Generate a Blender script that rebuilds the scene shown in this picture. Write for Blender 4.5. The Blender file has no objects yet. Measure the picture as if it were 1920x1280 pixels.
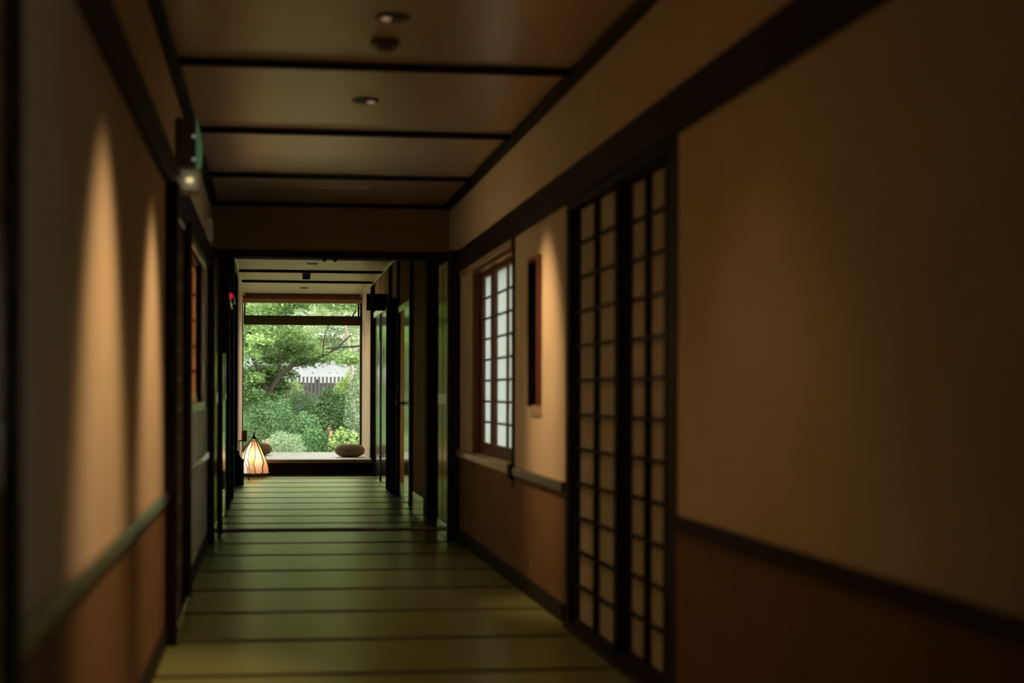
import bpy, bmesh, math, random
import numpy as np
from mathutils import Vector, Matrix
random.seed(7); rng = np.random.default_rng(11)
S = bpy.context.scene
COL = S.collection
PI = math.pi

# ------------------------------------------------------------------ camera
cd = bpy.data.cameras.new('camera'); cam = bpy.data.objects.new('camera', cd); COL.objects.link(cam)
S.camera = cam
cd.sensor_width = 36.0; cd.lens = 60.0
cd.shift_y = 98 / 1920
cd.clip_start = 0.05; cd.clip_end = 300
yaw = math.atan(455 / 3200)
cam.matrix_world = (Matrix.Translation((0, 0, 1.05)) @ Matrix.Rotation(-yaw, 4, 'Z')
                    @ Matrix.Rotation(PI / 2, 4, 'X') @ Matrix.Rotation(0.003, 4, 'Z'))
cd.dof.use_dof = True; cd.dof.focus_distance = 25.0; cd.dof.aperture_fstop = 1.9

# ------------------------------------------------------------------ world, view
W = bpy.data.worlds.new('overcast_sky'); S.world = W; W.use_nodes = True
SKY = 7.5
nt = W.node_tree; bg = nt.nodes['Background']
bg.inputs['Color'].default_value = (1.0, 1.0, 0.93, 1); bg.inputs['Strength'].default_value = SKY
sun = bpy.data.lights.new('sun', 'SUN'); sun.energy = 4.0; sun.angle = math.radians(40); sun.color = (1, 0.97, 0.9)
so = bpy.data.objects.new('sun', sun); COL.objects.link(so); so.rotation_euler = (math.radians(38), math.radians(12), 0)
S.view_settings.view_transform = 'Standard'; S.view_settings.look = 'None'
S.view_settings.gamma = 1; S.view_settings.use_curve_mapping = False
S.view_settings.exposure = 0.0
S.cycles.use_denoising = True
S.cycles.max_bounces = 12; S.cycles.diffuse_bounces = 6; S.cycles.glossy_bounces = 5
S.cycles.transmission_bounces = 6; S.cycles.transparent_max_bounces = 8
S.cycles.sample_clamp_indirect = 6.0
# portal in the garden window guides sky sampling only
pl = bpy.data.lights.new('window_portal', 'AREA'); pl.shape = 'RECTANGLE'; pl.size = 1.66; pl.size_y = 2.2
pl.cycles.is_portal = True
po = bpy.data.objects.new('window_portal', pl); COL.objects.link(po)
po.location = (0.455, 24.55, 1.27); po.rotation_euler = (-PI / 2, 0, 0)

LAMP = (1.0, 0.64, 0.33)
P_SPOT = 136.0; P_SPILL = .055

# ------------------------------------------------------------------ materials
def nmat(name):
    m = bpy.data.materials.new(name); m.use_nodes = True
    t = m.node_tree; b = t.nodes['Principled BSDF']
    return m, t, b
def setin(b, **k):
    for a, v in k.items():
        a = a.replace('_', ' ')
        if a in b.inputs: b.inputs[a].default_value = v
def noise_mat(name, c1, c2, scale=(1, 1, 1), ns=20, rough=0.6, bump=0.0, bscale=None, coat=0.0, coatr=0.1, spec=0.5, detail=4):
    m, t, b = nmat(name); L = t.links.new
    tc = t.nodes.new('ShaderNodeTexCoord'); mp = t.nodes.new('ShaderNodeMapping'); mp.inputs['Scale'].default_value = scale
    nz = t.nodes.new('ShaderNodeTexNoise'); nz.inputs['Scale'].default_value = ns; nz.inputs['Detail'].default_value = detail
    rp = t.nodes.new('ShaderNodeValToRGB')
    rp.color_ramp.elements[0].position = 0.3; rp.color_ramp.elements[1].position = 0.7
    rp.color_ramp.elements[0].color = (*c1, 1); rp.color_ramp.elements[1].color = (*c2, 1)
    L(tc.outputs['Object'], mp.inputs[0]); L(mp.outputs[0], nz.inputs['Vector']); L(nz.outputs[0], rp.inputs[0]); L(rp.outputs[0], b.inputs['Base Color'])
    setin(b, Roughness=rough, Specular_IOR_Level=spec, Coat_Weight=coat, Coat_Roughness=coatr)
    if bump:
        n2 = t.nodes.new('ShaderNodeTexNoise'); n2.inputs['Scale'].default_value = bscale or ns * 6
        bp = t.nodes.new('ShaderNodeBump'); bp.inputs['Strength'].default_value = bump; bp.inputs['Distance'].default_value = 0.002
        L(mp.outputs[0] if bscale is None else tc.outputs['Object'], n2.inputs['Vector']); L(n2.outputs[0], bp.inputs['Height']); L(bp.outputs[0], b.inputs['Normal'])
    return m
M = {}
M['plaster'] = noise_mat('plaster', (.61, .48, .32), (.67, .54, .37), ns=3, rough=.9, bump=.25, bscale=260, spec=.15)
M['end_plaster'] = noise_mat('end_plaster', (.70, .56, .36), (.76, .62, .41), ns=3, rough=.9, bump=.25, bscale=260, spec=.15)
M['wainscot'] = noise_mat('wainscot', (.18, .10, .045), (.21, .12, .056), ns=4, rough=.85, bump=.2, bscale=200, spec=.15)
M['ceiling'] = noise_mat('ceiling', (.48, .37, .27), (.55, .43, .32), scale=(.3, 3, 3), ns=6, rough=.30, spec=.5)
M['dark_wood'] = noise_mat('dark_wood', (.012, .008, .005), (.022, .013, .008), scale=(8, .6, .6), ns=12, rough=.6, coat=.0, spec=.14)
M['gloss_wood'] = noise_mat('gloss_wood', (.075, .045, .022), (.11, .065, .03), scale=(8, 8, .5), ns=10, rough=.26, coat=.6, coatr=.16)
M['brown_wood'] = noise_mat('brown_wood', (.10, .045, .02), (.15, .065, .03), scale=(8, 8, .6), ns=10, rough=.45)
M['olive_wood'] = noise_mat('olive_wood', (.045, .038, .014), (.06, .05, .02), scale=(.6, 8, 8), ns=10, rough=.6, spec=.2)
M['portal_board'] = noise_mat('portal_board', (.22, .14, .07), (.26, .17, .085), scale=(.5, 3, 3), ns=4, rough=.85, spec=.15)
M['amber_board'] = noise_mat('amber_board', (.26, .12, .05), (.32, .15, .065), scale=(8, 8, .6), ns=10, rough=.5)
M['white_panel'] = noise_mat('white_panel', (.66, .62, .52), (.72, .68, .58), ns=8)
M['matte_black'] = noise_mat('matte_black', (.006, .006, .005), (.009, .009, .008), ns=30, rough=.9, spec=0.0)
M['red_wood'] = noise_mat('red_wood', (.12, .035, .02), (.17, .05, .03), scale=(6, 6, .7), ns=12, rough=.45)
M['light_wood'] = noise_mat('light_wood', (.36, .25, .13), (.46, .33, .18), scale=(8, .7, 8), ns=10, rough=.4, coat=.2)
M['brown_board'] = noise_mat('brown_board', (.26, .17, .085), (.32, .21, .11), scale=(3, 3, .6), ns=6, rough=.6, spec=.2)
M['door_skin'] = noise_mat('door_skin', (.34, .27, .17), (.40, .31, .20), scale=(6, 6, .5), ns=8, rough=.22, coat=.8, coatr=.12)
M['trim_pale'] = noise_mat('trim_pale', (.44, .34, .22), (.52, .41, .27), scale=(8, .7, 8), ns=8, rough=.35, coat=.3)
M['black'] = noise_mat('black', (.006, .006, .006), (.01, .01, .01), ns=30, rough=.7, spec=.12)
M['black_iron'] = noise_mat('black_iron', (.008, .007, .006), (.014, .012, .010), ns=60, rough=.55, bump=.2)
M['brass'] = noise_mat('brass', (.35, .26, .13), (.42, .32, .17), ns=30, rough=.3); setin(M['brass'].node_tree.nodes['Principled BSDF'], Metallic=.9)
M['plate_metal'] = noise_mat('plate_metal', (.40, .36, .24), (.46, .42, .3), ns=30, rough=.4)
M['white_plastic'] = noise_mat('white_plastic', (.62, .60, .54), (.68, .66, .6), ns=20, rough=.5)
M['grey_plastic'] = noise_mat('grey_plastic', (.34, .33, .27), (.40, .38, .31), ns=20, rough=.45)
M['brown_plastic'] = noise_mat('brown_plastic', (.10, .07, .045), (.12, .085, .055), ns=20, rough=.5)
M['cushion'] = noise_mat('cushion', (.25, .225, .17), (.33, .30, .23), ns=90, rough=.95, bump=.6, bscale=700, spec=.1)
M['bench_mat'] = noise_mat('bench_mat', (.50, .49, .45), (.57, .56, .52), scale=(1, 40, 1), ns=20, rough=.42, bump=.2)
M['bench_edge'] = noise_mat('bench_edge', (.40, .39, .27), (.46, .44, .32), ns=20, rough=.6)
M['hem'] = noise_mat('hem', (.035, .030, .015), (.05, .042, .02), ns=120, rough=.9, bump=.3)
M['ring'] = noise_mat('ring', (.02, .018, .016), (.03, .028, .024), ns=20, rough=.4)
M['fence'] = noise_mat('fence', (.035, .031, .028), (.055, .048, .043), scale=(20, 20, 1), ns=8, rough=.9)
M['bark'] = noise_mat('bark', (.018, .013, .009), (.045, .034, .022), scale=(4, 4, 1), ns=12, rough=.95, bump=.8)
M['pale_bark'] = noise_mat('pale_bark', (.30, .25, .21), (.42, .36, .31), scale=(4, 4, 1), ns=12, rough=.95, bump=.8)
M['ground'] = noise_mat('ground', (.05, .065, .025), (.12, .11, .07), ns=3, rough=1, bump=.6, bscale=30)
M['house'] = noise_mat('house', (.24, .245, .265), (.30, .30, .32), scale=(1, 1, .3), ns=2, rough=.9)
M['roof'] = noise_mat('roof', (.10, .10, .11), (.14, .14, .15), ns=6, rough=.8)
M['rock'] = noise_mat('rock', (.30, .27, .25), (.45, .41, .38), ns=6, rough=.95, bump=.8, bscale=25)
M['candle'] = noise_mat('candle', (.62, .26, .12), (.70, .31, .15), ns=20, rough=.5)
setin(M['candle'].node_tree.nodes['Principled BSDF'], Subsurface_Weight=.4)

def tatami_mat():
    m, t, b = nmat('tatami'); L = t.links.new
    tc = t.nodes.new('ShaderNodeTexCoord')
    mp = t.nodes.new('ShaderNodeMapping'); mp.inputs['Scale'].default_value = (1.2, 26, 1)
    nz = t.nodes.new('ShaderNodeTexNoise'); nz.inputs['Scale'].default_value = 7; nz.inputs['Detail'].default_value = 5
    rp = t.nodes.new('ShaderNodeValToRGB')
    rp.color_ramp.elements[0].color = (.24, .26, .095, 1); rp.color_ramp.elements[1].color = (.35, .37, .15, 1)
    wv = t.nodes.new('ShaderNodeTexWave'); wv.bands_direction = 'Y'; wv.inputs['Scale'].default_value = 60; wv.inputs['Distortion'].default_value = 1.0
    bp = t.nodes.new('ShaderNodeBump'); bp.inputs['Strength'].default_value = .12; bp.inputs['Distance'].default_value = .001
    L(tc.outputs['Object'], mp.inputs[0]); L(mp.outputs[0], nz.inputs['Vector']); L(nz.outputs[0], rp.inputs[0]); L(rp.outputs[0], b.inputs['Base Color'])
    L(tc.outputs['Object'], wv.inputs['Vector']); L(wv.outputs[0], bp.inputs['Height'])
    sheen(t, b, bp, (.50, .55, .31), .26, 1.45, .58)
    return m
def sheen(t, b, bp, col, rough, ior, top=1.0):
    """matte body under a tinted, slightly glossy skin (rush straw, stained and waxed wood)"""
    L = t.links.new
    setin(b, Roughness=1.0, Specular_IOR_Level=0.0)
    gl = t.nodes.new('ShaderNodeBsdfGlossy'); gl.inputs['Color'].default_value = (*col, 1); gl.inputs['Roughness'].default_value = rough
    fr = t.nodes.new('ShaderNodeFresnel'); fr.inputs['IOR'].default_value = ior
    mx = t.nodes.new('ShaderNodeMixShader')
    if bp:
        for n in (b, gl): L(bp.outputs[0], n.inputs['Normal'])
    mi = t.nodes.new('ShaderNodeMath'); mi.operation = 'MINIMUM'; mi.inputs[1].default_value = top
    L(fr.outputs[0], mi.inputs[0]); L(mi.outputs[0], mx.inputs[0]); L(b.outputs[0], mx.inputs[1]); L(gl.outputs[0], mx.inputs[2]); L(mx.outputs[0], t.nodes['Material Output'].inputs[0])
M['tatami'] = tatami_mat()
sheen(M['door_skin'].node_tree, M['door_skin'].node_tree.nodes['Principled BSDF'], None, (.84, .88, .66), .14, 1.6)
M['leaf_skin'] = noise_mat('leaf_skin', (.15, .11, .05), (.19, .14, .065), scale=(6, 6, .5), ns=8)
sheen(M['leaf_skin'].node_tree, M['leaf_skin'].node_tree.nodes['Principled BSDF'], None, (.50, .50, .26), .2, 1.5)
sheen(M['ceiling'].node_tree, M['ceiling'].node_tree.nodes['Principled BSDF'], None, (1.0, .76, .58), .28, 2.5)
sheen(M['trim_pale'].node_tree, M['trim_pale'].node_tree.nodes['Principled BSDF'], None, (.84, .87, .64), .25, 1.6)
sheen(M['brown_wood'].node_tree, M['brown_wood'].node_tree.nodes['Principled BSDF'], None, (.72, .42, .19), .35, 1.5)
sheen(M['brown_board'].node_tree, M['brown_board'].node_tree.nodes['Principled BSDF'], None, (.55, .38, .17), .5, 1.45)
sheen(M['white_panel'].node_tree, M['white_panel'].node_tree.nodes['Principled BSDF'], None, (1.0, .94, .84), .45, 3.0)
sheen(M['amber_board'].node_tree, M['amber_board'].node_tree.nodes['Principled BSDF'], None, (.85, .45, .22), .4, 1.8)
M['far_ceiling'] = noise_mat('far_ceiling', (.42, .34, .22), (.48, .39, .26), scale=(.3, 3, 3), ns=6)
sheen(M['far_ceiling'].node_tree, M['far_ceiling'].node_tree.nodes['Principled BSDF'], None, (.74, .65, .44), .4, 1.55)
def paper_mat(name, col, trans, mix):
    m, t, b = nmat(name); L = t.links.new
    tr = t.nodes.new('ShaderNodeBsdfTranslucent'); tr.inputs[0].default_value = (*trans, 1)
    mx = t.nodes.new('ShaderNodeMixShader'); mx.inputs[0].default_value = mix
    nz = t.nodes.new('ShaderNodeTexNoise'); nz.inputs['Scale'].default_value = 40; nz.inputs['Detail'].default_value = 6
    tc = t.nodes.new('ShaderNodeTexCoord'); L(tc.outputs['Object'], nz.inputs['Vector'])
    rp = t.nodes.new('ShaderNodeValToRGB'); rp.color_ramp.elements[0].color = (*[c * .94 for c in col], 1); rp.color_ramp.elements[1].color = (*col, 1)
    L(nz.outputs[0], rp.inputs[0]); L(rp.outputs[0], b.inputs['Base Color'])
    setin(b, Roughness=.9, Specular_IOR_Level=.1)
    L(b.outputs[0], mx.inputs[1]); L(tr.outputs[0], mx.inputs[2]); L(mx.outputs[0], t.nodes['Material Output'].inputs[0])
    return m
M['paper'] = paper_mat('shoji_paper', (.62, .55, .40), (.6, .5, .34), .15)
M['window_paper'] = paper_mat('window_paper', (.66, .66, .62), (.56, .60, .58), .58)
M['bright_paper'] = paper_mat('bright_paper', (.66, .60, .48), (.95, .82, .62), .7)
M['dim_paper'] = paper_mat('dim_paper', (.64, .58, .46), (.58, .50, .38), .3)
M['lantern_cream'] = paper_mat('lantern_cream', (.80, .68, .50), (.95, .72, .46), .7)
M['lantern_white'] = paper_mat('lantern_white', (.82, .82, .84), (.95, .98, 1.0), .75)
M['lantern_paper'] = paper_mat('lantern_paper', (.80, .58, .34), (.95, .56, .26), .7)
def glass_mat():
    m, t, b = nmat('window_glass'); L = t.links.new
    tr = t.nodes.new('ShaderNodeBsdfTransparent'); tr.inputs[0].default_value = (.95, .97, .96, 1)
    gl = t.nodes.new('ShaderNodeBsdfGlossy'); gl.inputs['Roughness'].default_value = .02
    fr = t.nodes.new('ShaderNodeFresnel'); fr.inputs[0].default_value = 1.45
    mx = t.nodes.new('ShaderNodeMixShader')
    L(fr.outputs[0], mx.inputs[0]); L(tr.outputs[0], mx.inputs[1]); L(gl.outputs[0], mx.inputs[2]); L(mx.outputs[0], t.nodes['Material Output'].inputs[0])
    return m
M['glass'] = glass_mat()
def emit(name, col, s):
    m, t, b = nmat(name); setin(b, Base_Color=(*col, 1), Emission_Color=(*col, 1), Emission_Strength=s, Roughness=.4); return m
M['lamp_glow'] = emit('lamp_glow', (1, .66, .40), .22)
M['exit_green'] = emit('exit_green', (.13, .32, .13), .22)
M['emergency_bulb'] = emit('emergency_bulb', (.92, .80, .45), .2)
M['indicator_or_glint'] = emit('indicator_or_glint', (.5, .48, .4), .3)  # weak glow standing in for light reflected off the exit sign's screws
M['red_lamp'] = emit('red_lamp', (.70, .02, .04), .55)
M['bulb'] = emit('bulb', (1, .84, .68), 5.0)
def leaf_mat(name, dark, light, trans=.35):
    m, t, b = nmat(name); L = t.links.new
    at = t.nodes.new('ShaderNodeAttribute'); at.attribute_name = 'tint'
    rp = t.nodes.new('ShaderNodeValToRGB'); rp.color_ramp.elements[0].color = (*dark, 1); rp.color_ramp.elements[1].color = (*light, 1)
    L(at.outputs['Fac'], rp.inputs[0]); L(rp.outputs[0], b.inputs['Base Color'])
    tr = t.nodes.new('ShaderNodeBsdfTranslucent'); L(rp.outputs[0], tr.inputs[0])
    mx = t.nodes.new('ShaderNodeMixShader'); mx.inputs[0].default_value = trans
    setin(b, Roughness=.55, Specular_IOR_Level=.12)
    L(b.outputs[0], mx.inputs[1]); L(tr.outputs[0], mx.inputs[2]); L(mx.outputs[0], t.nodes['Material Output'].inputs[0])
    return m
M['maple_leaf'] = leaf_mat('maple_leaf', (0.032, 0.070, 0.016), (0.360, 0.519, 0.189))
M['deep_leaf'] = leaf_mat('deep_leaf', (0.011, 0.032, 0.011), (0.151, 0.284, 0.104), .2)
M['conifer_leaf'] = leaf_mat('conifer_leaf', (0.012, 0.036, 0.014), (0.182, 0.322, 0.133), .2)
M['pale_leaf'] = leaf_mat('pale_leaf', (0.088, 0.144, 0.068), (0.371, 0.459, 0.284))
M['lime_leaf'] = leaf_mat('lime_leaf', (0.104, 0.180, 0.040), (0.371, 0.486, 0.169))
M['bush_leaf'] = leaf_mat('bush_leaf', (0.008, 0.027, 0.008), (0.209, 0.340, 0.141), .2)
M['mix_leaf'] = leaf_mat('mix_leaf', (0.051, 0.090, 0.032), (0.473, 0.549, 0.302))
M['dry_leaf'] = leaf_mat('dry_leaf', (0.220, 0.128, 0.072), (0.506, 0.338, 0.216))

# ------------------------------------------------------------------ mesh helpers
class MB:
    def __init__(s): s.v = []; s.f = []
    def box(s, x0, x1, y0, y1, z0, z1):
        n = len(s.v)
        s.v += [(x0, y0, z0), (x1, y0, z0), (x1, y1, z0), (x0, y1, z0), (x0, y0, z1), (x1, y0, z1), (x1, y1, z1), (x0, y1, z1)]
        s.f += [[n + i for i in q] for q in ((0, 3, 2, 1), (4, 5, 6, 7), (0, 1, 5, 4), (1, 2, 6, 5), (2, 3, 7, 6), (3, 0, 4, 7))]
        return s
    def cbox(s, x0, x1, y0, y1, z0, z1, c=.004):
        """box with chamfered edges"""
        bm = bmesh.new(); bmesh.ops.create_cube(bm, size=1)
        for v in bm.verts:
            v.co = (x0 + (x1 - x0) * (v.co.x + .5), y0 + (y1 - y0) * (v.co.y + .5), z0 + (z1 - z0) * (v.co.z + .5))
        c = min(c, .3 * min(x1 - x0, y1 - y0, z1 - z0))
        bmesh.ops.bevel(bm, geom=bm.edges[:], offset=c, segments=1, affect='EDGES')
        n = len(s.v); bm.verts.index_update()
        s.v += [tuple(v.co) for v in bm.verts]; s.f += [[n + v.index for v in f.verts] for f in bm.faces]
        bm.free(); return s
    def lathe(s, prof, c=(0, 0, 0), seg=24, axis='Z'):
        n = len(s.v); k = len(prof)
        for i in range(seg):
            a = 2 * PI * i / seg
            for r, h in prof:
                p = (r * math.cos(a), r * math.sin(a), h)
                if axis == 'X': p = (h, r * math.cos(a), r * math.sin(a))
                if axis == 'Y': p = (r * math.sin(a), h, r * math.cos(a))
                s.v.append((c[0] + p[0], c[1] + p[1], c[2] + p[2]))
        for i in range(seg):
            j = (i + 1) % seg
            for q in range(k - 1):
                s.f.append([n + i * k + q, n + j * k + q, n + j * k + q + 1, n + i * k + q + 1])
        s.f.append([n + i * k for i in range(seg)][::-1]); s.f.append([n + i * k + k - 1 for i in range(seg)])
        return s
    def tube(s, pts, r, seg=8):
        pts = [Vector(p) for p in pts]; n = len(s.v); m = len(pts)
        rs = r if isinstance(r, (list, tuple)) else [r] * m
        for i, p in enumerate(pts):
            d = (pts[min(i + 1, m - 1)] - pts[max(i - 1, 0)]).normalized()
            u = d.orthogonal().normalized() if i == 0 else (u - d * u.dot(d)).normalized()
            w = d.cross(u)
            for j in range(seg):
                a = 2 * PI * j / seg
                s.v.append(tuple(p + (u * math.cos(a) + w * math.sin(a)) * rs[i]))
        for i in range(m - 1):
            for j in range(seg):
                k = (j + 1) % seg
                s.f.append([n + i * seg + j, n + i * seg + k, n + (i + 1) * seg + k, n + (i + 1) * seg + j])
        s.f.append([n + j for j in range(seg)][::-1]); s.f.append([n + (m - 1) * seg + j for j in range(seg)])
        return s
    def poly(s, pts2, y0, y1, axis='Y'):
        """extrude a 2-D outline (a,b) along an axis"""
        n = len(s.v); k = len(pts2)
        for d in (y0, y1):
            for a, b in pts2:
                s.v.append((a, d, b) if axis == 'Y' else (d, a, b))
        s.f.append([n + i for i in range(k)]); s.f.append([n + k + i for i in range(k)][::-1])
        for i in range(k):
            j = (i + 1) % k; s.f.append([n + i, n + k + i, n + k + j, n + j])
        return s
    def build(s, name, mat, parent=None, smooth=False):
        me = bpy.data.meshes.new(name); me.from_pydata(s.v, [], s.f)
        bm = bmesh.new(); bm.from_mesh(me); bmesh.ops.recalc_face_normals(bm, faces=bm.faces); bm.to_mesh(me); bm.free()
        me.materials.append(M[mat] if isinstance(mat, str) else mat)
        if smooth:
            for p in me.polygons: p.use_smooth = True
            if hasattr(me, 'set_sharp_from_angle'): me.set_sharp_from_angle(angle=math.radians(40))
        o = bpy.data.objects.new(name, me); COL.objects.link(o)
        if parent: o.parent = parent
        return o
def tag(o, label, cat, group=None, kind=None):
    o['label'] = label; o['category'] = cat
    if group: o['group'] = group
    if kind: o['kind'] = kind
    return o
def empty(name, loc=(0, 0, 0)):
    o = bpy.data.objects.new(name, None); COL.objects.link(o); o.location = loc; o.empty_display_size = .1; return o
def thing(name, label, cat, group=None, loc=(0, 0, 0), kind=None):
    return tag(empty(name, loc), label, cat, group, kind)
def part(name, mat, parent, *boxes, c=.003):
    m = MB()
    for b in boxes: m.cbox(*b, c=c)
    return m.build(name, mat, parent)
def shared(name, me, loc, parent):
    o = bpy.data.objects.new(name, me); COL.objects.link(o); o.location = loc; o.parent = parent; return o

XR, XL, XF, XG = 1.345, -.43, 1.305, -.38      # wall planes: near right/left, far right/left
CE, ZS = 2.47, .016                             # ceiling, far floor
Y0 = -3.0; YP = 12.87; YS = 13.12                          # back end, portal
# ------------------------------------------------------------------ setting
# floor: two levels of tatami laid crosswise
floor = MB().box(-.6, 1.55, Y0, 24.6, -.35, -.05).box(XG - .1, 1.5, YP + .02, 22, -.049, -.011).build('floor', 'brown_board')
tag(floor, 'corridor floor laid crosswise with green tatami mats', 'floor', kind='structure')
near = [Y0, -2.1, -1.15, -.2, .75, 1.7, 2.65, 3.6, 4.55, 5.48, 6.42, 7.32, 8.26, 9.21, 10.19, 11.17, 12.06, YS]
far = [YS + .04, 13.68, 14.5, 15.3, 16.18, 17.03, 17.95, 18.9, 19.85, 20.75, 21.66]
def mat_piece(x0, x1, y0, y1, z):
    a = part('tatami_mat', 'tatami', floor, (x0, x1, y0 + .003, y1 - .003, z - .05, z), c=.004)
    part('cloth_border', 'hem', a, (x0, x1, y0 + .003, y0 + .030, z - .04, z + .0025), (x0, x1, y1 - .030, y1 - .003, z - .04, z + .0025), c=.001)
for i in range(len(near) - 1): mat_piece(XL, XR, near[i], near[i + 1], 0)
for i in range(len(far) - 1): mat_piece(XG - .06, 1.40, far[i], far[i + 1], ZS)
part('step_nosing', 'light_wood', floor, (XL + .05, XR + .05, YS - .005, YS + .045, -.03, ZS + .003), c=.006)

ceil = MB().box(-1.6, 1.62, Y0, 24.75, CE + .012, CE + .3).build('ceiling', 'brown_board')
tag(ceil, 'brown panelled corridor ceiling with dark crosswise battens', 'ceiling', kind='structure')
bat = [-2.14, -.24, 1.66, 3.56, 5.46, 7.37, 9.26, 11.15, 12.83]
cp = [Y0] + bat
for a, b in zip(cp[:-1], cp[1:]): part('ceiling_panel', 'ceiling', ceil, (XL, XR, a + .004, b - .004, CE, CE + .013), c=.002)
for b in bat: part('ceiling_batten', 'dark_wood', ceil, (XL + .04, XR - .04, b - .02, b + .02, CE - .03, CE + .002))
for x0, x1 in ((XL, XL + .045), (XR - .045, XR)): part('cornice', 'dark_wood', ceil, (x0, x1, Y0, 12.8, CE - .045, CE + .001))
fb = [13.9, 15.8, 17.7, 19.62, 21.43]
cp = [YP + .1] + fb + [24.35]
for a, b in zip(cp[:-1], cp[1:]): part('ceiling_panel', 'far_ceiling', ceil, (XG - .08, 1.42, a + .004, b - .004, CE - .02, CE + .013), c=.002)
for b in fb: part('ceiling_batten', 'dark_wood', ceil, (XG + .03, XF - .03, b - .025, b + .025, CE - .048, CE - .018))
for x0, x1 in ((XG, XG + .04), (XF - .04, XF)): part('cornice', 'trim_pale', ceil, (x0, x1, YP + .12, 24.3, CE - .06, CE - .019))
part('access_hatch', 'ceiling', ceil, (.18, .68, 11.82, 12.2, CE - .008, CE + .001))

def wall(name, x0, x1, rects, mat, label):
    m = MB()
    for r in rects: m.box(x0, x1, *r)
    return tag(m.build(name, mat), label, 'wall', kind='structure')
WR = wall('wall_right', XR, XR + .16, [(Y0, .5, -.05, CE + .02), (.5, 2.5, -.05, .655), (.5, 2.5, 1.88, CE + .02), (2.5, 5.54, -.05, CE + .02), (5.54, 7.70, 1.905, CE + .02), (7.70, 8.42, -.05, CE + .02), (8.42, 8.72, -.05, .955), (8.42, 8.72, 1.735, CE + .02),
          (8.72, 9.46, -.05, CE + .02), (9.46, 11.33, -.05, .655), (9.46, 11.33, 1.88, CE + .02), (11.33, 12.99, -.05, CE + .02)], 'plaster', 'long beige plaster right wall with dark timber rails')
WL = wall('wall_left', XL - .16, XL, [(Y0, 7.25, -.05, CE + .02), (7.25, 8.9, 1.905, CE + .02), (8.9, 9.25, -.05, CE + .02), (9.25, 11.0, -.05, .985), (9.25, 11.0, 1.86, CE + .02), (11.0, 12.99, -.05, CE + .02)],
          'plaster', 'beige plaster left wall washed by warm scallops of light')
def beam(wallo, xs, y0, y1, z0, z1, name, mat='dark_wood', c=.004):
    return part(name, mat, wallo, (min(xs), max(xs), y0, y1, z0, z1), c=c)
for w, x, sgn in ((WR, XR, -1), (WL, XL, 1)):
    o = lambda d: (x + sgn * d, x - sgn * .005)
    beam(w, o(.028), Y0, 12.08, 1.915, 2.06, 'head_beam')
    if sgn < 0:
        segs = [(Y0, 5.54), (7.70, 12.08)]
        posts = [(5.54, 5.67, .006, -.01, 1.93), (7.61, 7.70, .004, -.01, 1.93), (9.335, 9.455, .006, .52, 1.93), (9.335, 9.455, .03, .575, .66), (12.08, 12.165, .085, -.01, 2.07)]
    else:
        segs = [(Y0, 1.55), (2.95, 7.2), (8.95, 12.08)]
        posts = [(2.86, 2.95, .022, -.01, 1.93), (7.2, 7.3, .052, -.01, 1.93), (8.85, 8.94, .036, -.01, 1.93), (12.08, 12.165, .042, -.01, 2.07)]
    for a, b in segs:
        beam(w, o(.022), a, b, .60, .648, 'dado_rail', 'dark_wood' if sgn < 0 and b < 6 else 'gloss_wood')
        beam(w, o(.004), a, b, .085, .602, 'wainscot_panel', 'wainscot' if (sgn < 0 or b < 8) else 'white_panel', c=.001)
        if sgn > 0 and b > 8: beam(w, o(.004), a, b, .646, .946, 'wall_panel', 'white_panel', c=.001)
        beam(w, o(.014), a, b, -.01, .088, 'baseboard')
    for a, b, d, z0, z1 in posts:
        part('post', 'dark_wood', w, (min(x + sgn * d, x - sgn * .12), max(x + sgn * d, x - sgn * .12), a, b, z0, z1), c=.006)
# sills and tracks of the shoji doorways, the black backs of the closets behind them
part('door_track', 'dark_wood', WR, (XR - .03, XR + .15, 5.64, 7.61, -.02, .02), (XR - .005, XR + .15, 5.64, 7.61, 1.88, 1.93))
part('door_track', 'gloss_wood', WL, (XL - .15, XL + .03, 7.3, 8.85, -.02, .02), (XL - .15, XL + .012, 7.3, 8.85, 1.86, 1.93))
closet = MB()
for (x0, x1, a, b, z0, z1) in ((XR + .16, XR + .7, 5.4, 7.8, 0, 2),):
    xa, xb = (x1, x1 + .03) if x0 > 0 else (x0 - .03, x0)
    closet.box(xa, xb, a, b, z0, z1).box(x0, x1, a - .03, a, z0, z1).box(x0, x1, b, b + .03, z0, z1).box(x0, x1, a, b, z0 - .03, z0).box(x0, x1, a, b, z1, z1 + .03)
tag(closet.build('wall_back', 'brown_board'), 'dark closet linings behind the paper doors', 'wall', kind='structure')
tag(MB().box(-.75, 1.65, Y0 - .15, Y0, -.3, CE + .3).build('wall_rear', 'brown_board'), 'dark end wall closing the corridor at its near end', 'wall', kind='structure')

# portal wall over the step
WPo = tag(MB().box(XL - .16, XR + .16, YP, YP + .12, 2.115, CE + .02).build('wall_portal', 'portal_board'), 'short tan wall above the dark lintel between the two corridor halves', 'wall', kind='structure')
part('lintel', 'dark_wood', WPo, (XL - .01, XR + .01, YP - .02, YP + .14, 2.062, 2.118))
part('guide_peg', 'black', WPo, (.395, .42, YP + .02, YP + .06, 2.04, 2.064)); part('guide_peg', 'black', WPo, (.475, .50, YP + .02, YP + .06, 2.04, 2.064))

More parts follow.
